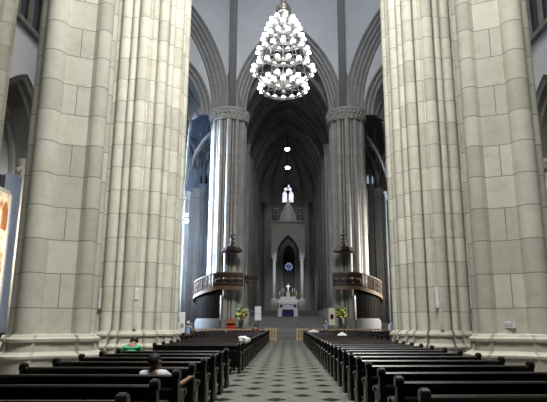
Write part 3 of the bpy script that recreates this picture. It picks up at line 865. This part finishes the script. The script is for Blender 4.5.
# ------------------------------------------------------------------ chancel furniture
# communion rail and gates
for s_ in (-1, 1):
    side = 'left' if s_ < 0 else 'right'
    g = thing('altar_gate', 'pale wooden gate on the %s of the aisle at the chancel steps' % side, 'gate', (.05+s_*1.42, 49.7, 0))
    b = MB()
    for x in (-.48, .48): b.box((x, 0, .56), (.14, .12, 1.12))
    b.build('post', 'lightwood', g)
    b = MB()
    for z in (.16, .98): b.box((0, 0, z), (.96, .08, .16))
    b.build('rail', 'lightwood', g)
    b = MB()
    for x in (-.22, .0, .22): b.box((x, 0, .56), (.1, .05, .7))
    b.build('slat', 'lightwood', g)
    r = thing('communion_rail', 'low pale-topped communion rail across the %s side before the steps' % side, 'railing', (.05+s_*5.6, 49.7, 0))
    MB().box((0, 0, .98), (6.6, .22, .1)).build('top_rail', 'lightwood', r)
    for k in range(5): MB().box((-3.1+k*1.55, 0, .47), (.55, .12, .93)).build('panel', 'lightwood', r)
    b = MB(); b.box((0, 0, .06), (6.6, .2, .12))
    for k in range(22): b.lathe([(.03, .1), (.05, .35), (.025, .6), (.045, .93)], (-3.15+k*.3, 0, 0), 8)
    b.build('baluster', 'darkwood', r)
# ciborium
K = 78.0
cb = thing('ciborium', 'tall grey gothic stone altar canopy with pointed arch and spire', 'altar canopy', (.25, K, 3.14))
zb = 3.7
for x in (-1, 1):
    for y in (-1, 1):
        c = MB().tube([(x*1.95, y*1.4, 1.5), (x*1.95, y*1.4, 7.0)], .21, 14).lathe([(.24, 6.7), (.22, 6.9), (.34, 7.25), (.36, 7.4)], (x*1.95, y*1.4, 0), 12)
        c.build('column', 'carved', cb)
        MB().box((x*1.95, y*1.4, .75), (.9, .9, 1.5)).lathe([(.42, 1.5), (.34, 1.62), (.25, 1.7)], (x*1.95, y*1.4, 0), 14).build('pedestal', 'carved', cb)
for e, nm_ in ((-1.7, 1), (1.55, 1)):
    t = MB(); a, ri, zs_ = 1.62, 3.1, 7.4
    arch_infill(t, (0, e, 0), (1, 0, 0), (0, -1, 0), a, ri, zs_, .0, 2.35, 11.6, .1, zbot=7.4)
    arch_infill(t, (0, e, 0), (1, 0, 0), (0, -1, 0), a, ri, zs_, .0, 2.35, 11.6, -.15, zbot=7.4)
    arch_band(t, (0, e, 0), (1, 0, 0), (0, -1, 0), a, ri, zs_, [(0, -.15), (0, .18), (.22, .2), (.26, .1)])
    t.build('arch_front', 'carved', cb)
b = MB()
for x in (-2.25, 2.25): b.box((x, 0, 9.5), (.2, 3.2, 4.2))
b.build('arch_flank', 'carved', cb)
b = MB().box((0, 0, 11.7), (4.9, 3.7, .2)).box((0, 0, 12.45), (4.9, 3.7, .16))
for k in range(11): b.box((-2.3+k*.46, -1.75, 12.1), (.16, .14, .7))
b.box((0, 0, 12.1), (4.3, 3.0, .7)); b.build('frieze', 'carved', cb)
sp = MB().lathe([(1.6, 12.5), (1.45, 12.9), (.42, 15.2), (.26, 15.4), (.16, 15.9), (.02, 16.2)], (0, 0, 0), 8, False, R(22.5))
for k in range(8):
    a = k*pi/4+R(22.5)
    for q in range(6):
        tt = q/6; rr_ = 1.5*(1-tt)+.45*tt; sp.ball((rr_*cos(a), rr_*sin(a), 12.9+2.3*tt), .09, 6, 4)
sp.build('spire', 'carved', cb)
for x in (-1, 1):
    for y in (-1, 1):
        p_ = MB().lathe([(.3, 12.5), (.3, 13.4), (.36, 13.45), (.05, 14.6), (.02, 14.8)], (x*1.75, y*1.4, 0), 8, False)
        for q in range(4):
            for k in range(5): p_.ball((x*1.75+(.5-.08*q)*cos(k*1.256), y*1.4+(.5-.08*q)*sin(k*1.256), 13.0+.42*q), .17, 6, 5)
        p_.build('pinnacle', 'leaf' if False else 'rib', cb)
# high altar below the canopy
ha = thing('high_altar', 'grey stone high altar with stepped shelf below the gothic canopy', 'altar', (.25, 78, 3.14))
MB().box((0, 0, .55), (2.6, 1.1, 1.1)).box((0, 0, 1.14), (2.8, 1.3, .1)).build('table', 'carved', ha)
MB().box((0, .45, 1.4), (2.9, .5, .42)).box((0, .55, 1.8), (2.2, .35, .4)).build('shelf', 'carved', ha)
b = MB()
for k in range(4): b.box((-.95+.63*k, -.56, .55), (.45, .05, .7))
b.build('panel', 'iron', ha)
tb = MB().box((0, .5, 2.35), (.5, .3, .7)); tb.build('tabernacle', 'carved', ha)
for k, x in enumerate((-1.2, -.9, -.6, .6, .9, 1.2)):
    hz = 3.14+(1.61 if abs(x) > 1.1 else 2.0)
    cs = thing('candlestick', 'gilt candlestick on the high altar, %s from the left of six' % nth(k+1), 'candlestick', (.25+x, 78.52, hz), 0, 'candlesticks on the high altar')
    MB().lathe([(.1, 0), (.1, .04), (.03, .08), (.045, .3), (.025, .55), (.08, .62)], (0, 0, 0), 10).build('stick', 'gold', cs)
    MB().tube([(0, 0, .6), (0, 0, 1.15)], .035, 8).build('candle', 'whitepetal', cs)
cx_ = thing('crucifix', 'small bright white cross standing above the high altar', 'cross', (.25, 78.5, 5.84))
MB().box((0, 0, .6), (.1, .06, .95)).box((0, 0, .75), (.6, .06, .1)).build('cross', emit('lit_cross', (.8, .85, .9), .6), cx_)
MB().lathe([(.22, 0), (.18, .08), (.06, .16)], (0, 0, 0), 10).build('base', 'gold', cx_)
# front altar
A_y = 67.5
at_ = thing('altar_table', 'front altar table at the top of the steps', 'altar', (.2, A_y, 2.22))
MB().box((0, 0, .5), (1.5, .8, 1.0)).build('pedestal', 'bluecloth', at_)
MB().box((0, 0, 1.0), (2.2, 1.0, .08)).build('table_top', 'steps', at_)
ac = thing('altar_cloth', 'white cloth over the front altar, hanging down at both ends', 'cloth', (.2, A_y, 2.22))
c = MB(); c.prism([(-1.22, .05), (-1.22, 1.08), (-.8, 1.1), (-.35, 1.42), (.35, 1.42), (.8, 1.1), (1.22, 1.08), (1.22, .05), (.72, .05), (.7, .75), (.62, .86), (-.62, .86), (-.7, .75), (-.72, .05)], (0, -.58, 0), (1, 0, 0), (0, 0, 1), (0, .05, 0))
c.prism([(-1.22, 1.05), (-.8, 1.07), (-.35, 1.39), (.35, 1.39), (.8, 1.07), (1.22, 1.05), (1.22, 1.08), (.8, 1.1), (.35, 1.42), (-.35, 1.42), (-.8, 1.1), (-1.22, 1.08)], (0, -.55, 0), (1, 0, 0), (0, 0, 1), (0, 1.1, 0))
c.build('cloth', 'cloth', ac)
# boards beside the steps
def board(px, y0, y1, Y, wpx, mat, label, name, emblem=False, split=False):
    p0 = world_from_pixel(px, y1, Y); p1 = world_from_pixel(px, y0, Y); w_ = wpx/531*Y; h_ = p1.z-p0.z
    zfl = max(0, floor((Y-54.2)/.85)*.185) if abs(p0.x) < 5 and Y > 54.2 else 0
    t = thing(name, label, 'sign', (p0.x, Y, p0.z-.05))
    if split:
        MB().box((0, 0, h_*.27+.05), (w_, .06, h_*.46)).build('panel', mat, t)
        MB().box((0, 0, h_*.75+.05), (w_, .06, h_*.46)).build('panel', mat, t)
    else: MB().box((0, 0, h_/2+.05), (w_, .06, h_)).build('panel', mat, t)
    MB().box((0, .06, h_/2-.0), (.07, .06, h_)).box((0, .02, -p0.z/2+.02), (.08, .08, p0.z+.05)).box((0, .02, -p0.z+.08), (.5, .3, .06)).build('stand', 'iron', t)
    if emblem:
        MB().prism([(w_*.28*cos(k*pi/8), h_*.17*sin(k*pi/8)) for k in range(16)], (0, -.05, h_*.52), (1, 0, 0), (0, 0, 1), (0, .02, 0)).build('emblem', 'darkwood', t)
board(258, 306, 321, 53.4, 6, 'white', 'white board of two stacked squares on a stand left of the steps', 'display_board', split=True)
board(332, 308, 325, 50.8, 6, 'offwhite', 'cream board with dark oval emblem standing right of the steps', 'display_board', emblem=True)
# flower arrangements
def flowers(px, y0, y1, yb, Y, wpx, label, mats, z0=0.0, name='flower_arrangement', vase=True, n=90):
    pc = world_from_pixel(px, (y0+y1)/2, Y); rx = wpx/531*Y/2; rz_ = (world_from_pixel(px, y0, Y).z-world_from_pixel(px, y1, Y).z)/2
    t = thing(name, label, 'flowers', (pc.x, Y, z0)); zc = pc.z-z0
    lf = MB(); fl = MB(); st_ = MB()
    for k in range(n):
        a = random.uniform(0, 2*pi); u = random.uniform(-1, 1); q = random.uniform(.55, 1)
        x, y, z = rx*q*sqrt(1-u*u)*cos(a), rx*q*sqrt(1-u*u)*sin(a), zc+rz_*q*u
        if k % 2: fl.ball((x, y, z), rx*random.uniform(.12, .2), 7, 5, (1, 1, .8))
        else: lf.ball((x, y, z), rx*random.uniform(.14, .26), 6, 4, (1, .6, 1.4))
        if k % 6 == 0: st_.tube([(0, 0, zc-rz_*1.05), (x*.5, y*.5, zc-rz_*.3), (x, y, z)], .012, 5)
    lf.build('foliage', mats[1], t); fl.build('blossoms', mats[0], t); st_.build('stems', 'leaf', t)
    if vase:
        vh = zc-rz_*.85
        MB().lathe([(.22, 0), (.22, .05), (.06, .1), (.06, vh*.55), (.2, vh*.7), (.24, vh*.92), (.19, vh)], (0, 0, 0), 14).build('vase_stand', 'pot', t)
flowers(241, 308, 320, 326, 50.7, 11, 'round yellow flower arrangement on a stand left of the steps', ('yellow', 'leaf'))
flowers(341, 307, 318, 326, 50.4, 12, 'round yellow flower arrangement on a stand right of the steps', ('yellow', 'leaf'))
flowers(243.5, 336.5, 342.5, 345, 18.26, 12, 'small white flower bunch fixed on a pew end left of the aisle', ('whitepetal', 'whitepetal'), z0=.93, vase=False, name='flower_bunch', n=70)
# red chair
p = world_from_pixel(229.5, 320, 53.0)
t = thing('throne_chair', 'red velvet chair with arched orange wooden back, below the left pulpit', 'chair', (p.x, 50.35, 0))
p = world_from_pixel(230.5, 320, 50.35); t.location = (p.x, 50.35, 0)
MB().box((0, 0, .62), (.72, .62, .5)).build('seat', 'red', t)
MB().box((0, .32, 1.05), (.76, .1, .9)).build('backrest', 'red', t)
pts = [(.4, 1.35)]+[(.4*cos(k*pi/12), 1.5+.48*sin(k*pi/12)) for k in range(13)]+[(-.4, 1.35)]
MB().prism(pts, (0, .27, 0), (1, 0, 0), (0, 0, 1), (0, .12, 0)).build('arched_top', 'orangewood', t)
b = MB()
for x in (-.38, .38): b.box((x, 0, .85), (.1, .66, .08)).box((x, -.28, .6), (.09, .09, .5))
b.build('armrest', 'red', t)
for x in (-.33, .33):
    for y in (-.27, .32): MB().box((x, y, .2), (.09, .09, .4)).build('leg', 'orangewood', t)
# dark panel on the choir pier
p = world_from_pixel(251, 278, 58.6)
t = thing('wooden_ledge', 'dark wooden ledge projecting at the choir entrance beside the left pulpit', 'ledge', (p.x, 59.4, p.z))
MB().box((0, -.3, 0), (1.5, .5, .5)).build('box', 'darkwood', t); MB().box((0, -.32, .3), (1.65, .6, .1)).box((0, -.32, -.3), (1.6, .56, .1)).build('cornice', 'wood', t)
MB().box((-.5, .15, -.35), (.14, .9, .14)).box((.3, .15, -.35), (.14, .9, .14)).build('bracket', 'darkwood', t)
# pendant lamps in the choir
for (px, py, Y, which) in ((287.3, 149, 75, 'upper and nearer'), (287.6, 167.5, 81, 'lower and farther')):
    p = world_from_pixel(px, py, Y)
    t = thing('pendant_lamp', 'bright round lamp hanging in the dark choir vault, %s of the two' % which, 'lamp', tuple(p), 0, 'choir pendant lamps')
    MB().lathe([(.01, -.26), (.3, -.2), (.38, 0), (.3, .12), (.1, .16)], (0, 0, 0), 18).build('globe', 'lampwhite', t)
    MB().lathe([(.4, .1), (.42, .16), (.12, .36), (.04, .4)], (0, 0, 0), 18).build('shade', 'iron', t)
    MB().tube([(0, 0, .35), (0, 0, 30.2-p.z)], .02, 6).build('cord', 'iron', t)

# ------------------------------------------------------------------ people
def skin_mesh(name, verts, edges, mat, parent, roots=(0,), sub=2):
    me = bpy.data.meshes.new(name); me.from_pydata([v[:3] for v in verts], edges, [])
    o = bpy.data.objects.new(name, me); COL.objects.link(o); o.parent = parent
    md = o.modifiers.new('Skin', 'SKIN'); md.use_smooth_shade = True
    for i, v in enumerate(verts):
        r = v[3]; rr = r if isinstance(r, tuple) else (r, r)
        me.skin_vertices[0].data[i].radius = rr; me.skin_vertices[0].data[i].use_root = i in roots
    sb = o.modifiers.new('Sub', 'SUBSURF'); sb.levels = sub; sb.render_levels = sub
    me.materials.append(M[mat]); return o
def seated(label, loc, rz, shirt, trousers, hair='hair', lean=0.0, slouch=0.0, arm_r=None, head_turn=0.0, scale=1.0, bow=0.0, detailed=False, longhair=False, stand=False):
    """facing +Y, seat top at local z=.43; origin on the floor under the hips"""
    root = thing('person', label, 'person', loc, rz); root.scale = (scale,)*3
    zs = .95 if stand else .53
    def sp(h):  # spine point h above hips, leaning forward
        return (0, lean*h, zs+h*(1-slouch))
    H = 0; V = []; E = []
    def v(p, r): V.append((*p, r)); return len(V)-1
    pel = v(sp(0), (.15, .12)); wa = v(sp(.2), (.135, .11)); chs = v(sp(.38), (.15, .115)); sh = v(sp(.48), (.09, .09))
    nb = sp(.54); nk = v((nb[0], nb[1]+bow*.3, nb[2]), .056)
    hb = Vector((nb[0], nb[1]+bow, nb[2]))
    hd = v((hb.x, hb.y+.035+bow*.2, hb.z+.085-bow*.25), (.078, .085)); tp = v((hb.x, hb.y+.03+bow*.5, hb.z+.17-bow*.3), (.066, .076))
    E += [(pel, wa), (wa, chs), (chs, sh), (sh, nk), (nk, hd), (hd, tp)]
    hands = []
    for s_ in (-1, 1):
        so = sp(.45); s0 = v((s_*.17, so[1], so[2]), .062); E.append((sh, s0))
        if s_ == 1 and arm_r: el, wr = arm_r
        else: el, wr = (s_*.25, so[1]+.1, so[2]-.27), (s_*.14, so[1]+.32, zs+.12)
        mid = tuple((a+b)/2 for a, b in zip((s_*.2, so[1], so[2]), el))
        m_ = v(mid, .05); e0 = v(el, .043); w0 = v(wr, .030)
        d = (Vector(wr)-Vector(el)).normalized(); pm = Vector(wr)+d*.075
        p0_ = v(tuple(pm), (.036, .022)); E += [(s0, m_), (m_, e0), (e0, w0), (w0, p0_)]
        hands.append((Vector(wr), d, s_))
        K_ = [(s_*.1, .06, zs-.01), (s_*.13, .44, zs-.03), (s_*.14, .46, .10), (s_*.15, .62, .045)]
        if stand: K_ = [(s_*.1, 0, zs-.06), (s_*.1, .02, .52), (s_*.1, 0, .10), (s_*.12, .14, .045)]
        hp = v(K_[0], .088); kn = v(K_[1], .068); an = v(K_[2], .042); to = v(K_[3], .036)
        E += [(pel, hp), (hp, kn), (kn, an), (an, to)]
    body = skin_mesh('body', V, E, 'skin', root, (pel,))
    # fingers: five short chains rooted in each palm
    FV, FE, FR = [], [], []
    for wr, d, s_ in hands:
        side = d.cross(Vector((0, 0, 1))).normalized(); upv = side.cross(d).normalized()
        for k, ln in enumerate((.072, .082, .077, .06)):
            b0 = wr+d*.075+side*((k-1.5)*.02); i0 = len(FV); FR.append(i0)
            FV.append((*b0, .0095)); FV.append((*(b0+d*ln*.6-upv*.006), .0088)); FV.append((*(b0+d*ln*.95-upv*.026), .0075)); FE += [(i0, i0+1), (i0+1, i0+2)]
        b0 = wr+d*.03-side*.03*s_; i0 = len(FV); FR.append(i0)
        FV += [(*b0, .012), (*(b0-side*.03*s_+d*.03), .011), (*(b0-side*.04*s_+d*.065), .009)]; FE += [(i0, i0+1), (i0+1, i0+2)]
    skin_mesh('fingers', FV, FE, 'skin', body, tuple(FR), 1)
    # face: nose, ears, eyes, mouth
    hc = Vector(V[hd][:3]); Mx = Matrix.Rotation(head_turn, 3, 'Z')
    def hp_(x, y, z): return tuple(hc+Mx @ Vector((x, y, z)))
    fm = MB(); fm.ball(hp_(0, .115, .02), .018, 8, 6, (.8, 1.1, 1.5))
    for s_ in (-1, 1): fm.ball(hp_(s_*.103, -.01, .03), .03, 8, 6, (.45, .8, 1.2))
    fm.ball(hp_(0, .092, -.04), .03, 10, 6, (1.0, .5, .35)); fm.build('face', 'skin', body)
    ey = MB()
    for s_ in (-1, 1): ey.ball(hp_(s_*.035, .095, .05), .012, 8, 6)
    ey.build('eye', 'iron', body)
    # clothes: shirt and trousers follow the body a little outside it
    sv, se = [], []
    def w(p, r): sv.append((*p, r)); return len(sv)-1
    a = w(sp(-.03), (.165, .135)); b = w(sp(.2), (.155, .13)); c = w(sp(.38), (.175, .135)); d_ = w(sp(.485), (.10, .095)); e_ = w(sp(.53), (.066, .066))
    se += [(a, b), (b, c), (c, d_), (d_, e_)]
    for s_ in (-1, 1):
        so = sp(.45); s0 = w((s_*.17, so[1], so[2]), .078)
        el = arm_r[0] if (s_ == 1 and arm_r) else (s_*.25, so[1]+.1, so[2]-.27)
        m2 = tuple(p*.45+q*.55 for p, q in zip((s_*.18, so[1], so[2]), el)); m2 = w(m2, .066)
        se += [(d_, s0), (s0, m2)]
    skin_mesh('shirt', sv, se, shirt, root, (a,))
    tv = [(0, 0, zs-.01, (.17, .135))]; te = []
    for s_ in (-1, 1):
        i = len(tv); tv += [(s_*.1, 0, zs-.06, .103), (s_*.1, .02, .52, .083), (s_*.1, .01, .3, .068), (s_*.1, 0, .12, .062)] if stand else [(s_*.1, .06, zs-.01, .103), (s_*.13, .44, zs-.03, .083), (s_*.14, .455, .3, .068), (s_*.14, .46, .12, .062)]
        te += [(0, i), (i, i+1), (i+1, i+2), (i+2, i+3)]
    skin_mesh('trousers', tv, te, trousers, root, (0,))
    shm = MB()
    for s_ in (-1, 1): shm.ball((s_*.11, .05, .05) if stand else (s_*.145, .53, .05), .06, 10, 8, (.85, 2.2, .8))
    shm.build('shoe', 'shoe', root)
    # hair cap: back and top of the head
    hm = MB(); c0 = hc+Vector((0, -.012, .045))
    b0 = len(hm.v); hm.ball((0, 0, 0), .112, 18, 12, (.93, 1.0, 1.05))
    for i in range(b0, len(hm.v)):
        x, y, z = hm.v[i]
        if y > .04 and z < .045: y = .04; x *= .8
        if z < -.075: x *= .6; y *= .6
        nn = 1+.03*sin(x*140)*cos(y*120+z*90)
        q = c0+Mx @ Vector((x*nn, y*nn-.012, z*nn)); hm.v[i] = tuple(q)
    if longhair: hm.ball((hc.x, hc.y-.08, hc.z-.09), .1, 12, 8, (1, .6, 1.5))
    hm.build('hair', hair, body)
    return root
seated('person in white shirt with dark hair at the pew end, arm stretched forward',
       (-1.86, 8.30, 0), R(-4), 'shirtw', 'trousers', slouch=.10, lean=.06, scale=.93, arm_r=((.34, .27, .75), (.43, .58, .83)), head_turn=R(-35), detailed=True)
seated('person in green shirt with head bowed, seated below the left many-shafted pier', (-3.98, 14.7, 0), R(5), 'shirtg', 'darktrousers', bow=.17, lean=.3, slouch=.08, scale=1.02)
seated('person in pale blue clothes standing among the front pews right of the aisle', (world_from_pixel(326, 325, 44.88).x, 44.88, 0), 0, 'shirtb', 'darktrousers', hair='greyhair', scale=1.0, stand=True)
seated('person in blue with pale hair standing among the side pews on the left', (world_from_pixel(188, 328, 30.58).x, 30.58, 0), R(-20), 'shirtb', 'darktrousers', hair='greyhair', scale=.97, stand=True)
seated('person in dark red shirt sitting in a front pew left of the aisle', (world_from_pixel(255, 328, 43.6).x, 43.9+.28, 0), 0, 'shirtr', 'darktrousers', scale=1.12)
# white cloth pieces over pew backs on the right
def drape(x, y, w_, label):
    t = MB(); h = .16
    for sgn in (-1, 1):
        pass
    prof = [(-.10, .70), (-.085, .9), (-.05, .935), (0, .935), (.04, .9), (.06, .68), (.045, .68), (.028, .89), (-.005, .92), (-.045, .92), (-.075, .89), (-.088, .70)]
    n = 9; rows = []
    for k in range(n+1):
        u = k/n; xx = -w_/2+w_*u; lift = .14*(1-abs(2*u-1))
        rows.append([t.add([(xx, yy+.006*sin(9*u), zz+(lift if zz > .85 else -.02*sin(12*u)))]) for yy, zz in prof])
    m_ = len(prof)
    for a, b in zip(rows[:-1], rows[1:]):
        for i in range(m_):
            j = (i+1) % m_; t.quad(a[i], a[j], b[j], b[i], smooth=True)
    t.quad(*rows[0]); t.quad(*rows[-1])
    o = t.build('white_cloth', 'cloth', None, (x, y, 0)); tag(o, label, 'cloth')
yr = rows_r[20]
drape(world_from_pixel(342, 331, yr).x, yr, .5, 'white peaked cloth lying over a pew back right of the aisle')
yr2 = rows_r[28]
drape(world_from_pixel(313.5, 330, yr2).x, yr2, .8, 'pale cloth on a front pew beside the person in pale blue')

# ------------------------------------------------------------------ light
W = bpy.data.worlds.new('World'); S.world = W; W.use_nodes = True
bg = W.node_tree.nodes['Background']; bg.inputs[0].default_value = (.8, .87, 1, 1); bg.inputs[1].default_value = .025
def area(name, loc, target, size, power, col, sy=None, spread=180):
    l = bpy.data.lights.new(name, 'AREA'); l.shape = 'RECTANGLE'; l.size = size; l.size_y = sy or size; l.energy = power; l.color = col
    l.spread = R(spread)
    o = bpy.data.objects.new(name, l); COL.objects.link(o); o.location = loc
    o.rotation_euler = (Vector(target)-Vector(loc)).to_track_quat('-Z', 'Y').to_euler(); return o
area('nave_window_light', (2, 8, 36), (0, 20, 15), 12, 9000, (1, .99, .95), 7, spread=120)
area('left_transept_window_light', (-24, 54.5, 13), (-6, 54, 11), 3, 7000, (.60, .76, 1), 16, spread=36)
area('right_transept_window_light', (24, 53.4, 8), (6.3, 54, 6), 2, 1700, (1, .97, .9), 8, spread=50)
area('left_chapel_window_light', (-22, 59, 15), (-11, 60, 18), 5, 1000, (.25, .48, 1), 10)
area('dome_window_light', (0, 34, 45), (0, 50, 28), 8, 1250, (.78, .86, 1), spread=120)
area('left_aisle_window_light', (-12.5, 25, 8), (-17, 31, 5), 3, 600, (1, .97, .9), spread=90)
def spot(name, loc, target, power, ang, col):
    l = bpy.data.lights.new(name, 'SPOT'); l.energy = power; l.spot_size = R(ang); l.spot_blend = .6; l.color = col; l.shadow_soft_size = .3
    o = bpy.data.objects.new(name, l); COL.objects.link(o); o.location = loc
    o.rotation_euler = (Vector(target)-Vector(loc)).to_track_quat('-Z', 'Y').to_euler()
spot('pendant_lamp_beam', (.3, 74.6, 25.2), (.25, 77.2, 6), 900, 60, (.9, .95, 1))
for sx in (-1, 1): spot('choir_fill_spot', (.1+sx*2.6, 57.2, 13), (.25, 77, 7.5), 6000, 24, (.88, .94, 1))  # unseen fill spots added to brighten the altar canopy, no fixtures modelled
spot('pendant_lamp_beam', (.3, 81, 24.8), (.25, 90, 14), 1600, 70, (.9, .95, 1))

# ------------------------------------------------------------------ view
S.view_settings.view_transform = 'Standard'; S.view_settings.look = 'None'; S.view_settings.gamma = 1; S.view_settings.exposure = 0
S.view_settings.use_curve_mapping = False
S.cycles.use_denoising = True
S.cycles.max_bounces = 5
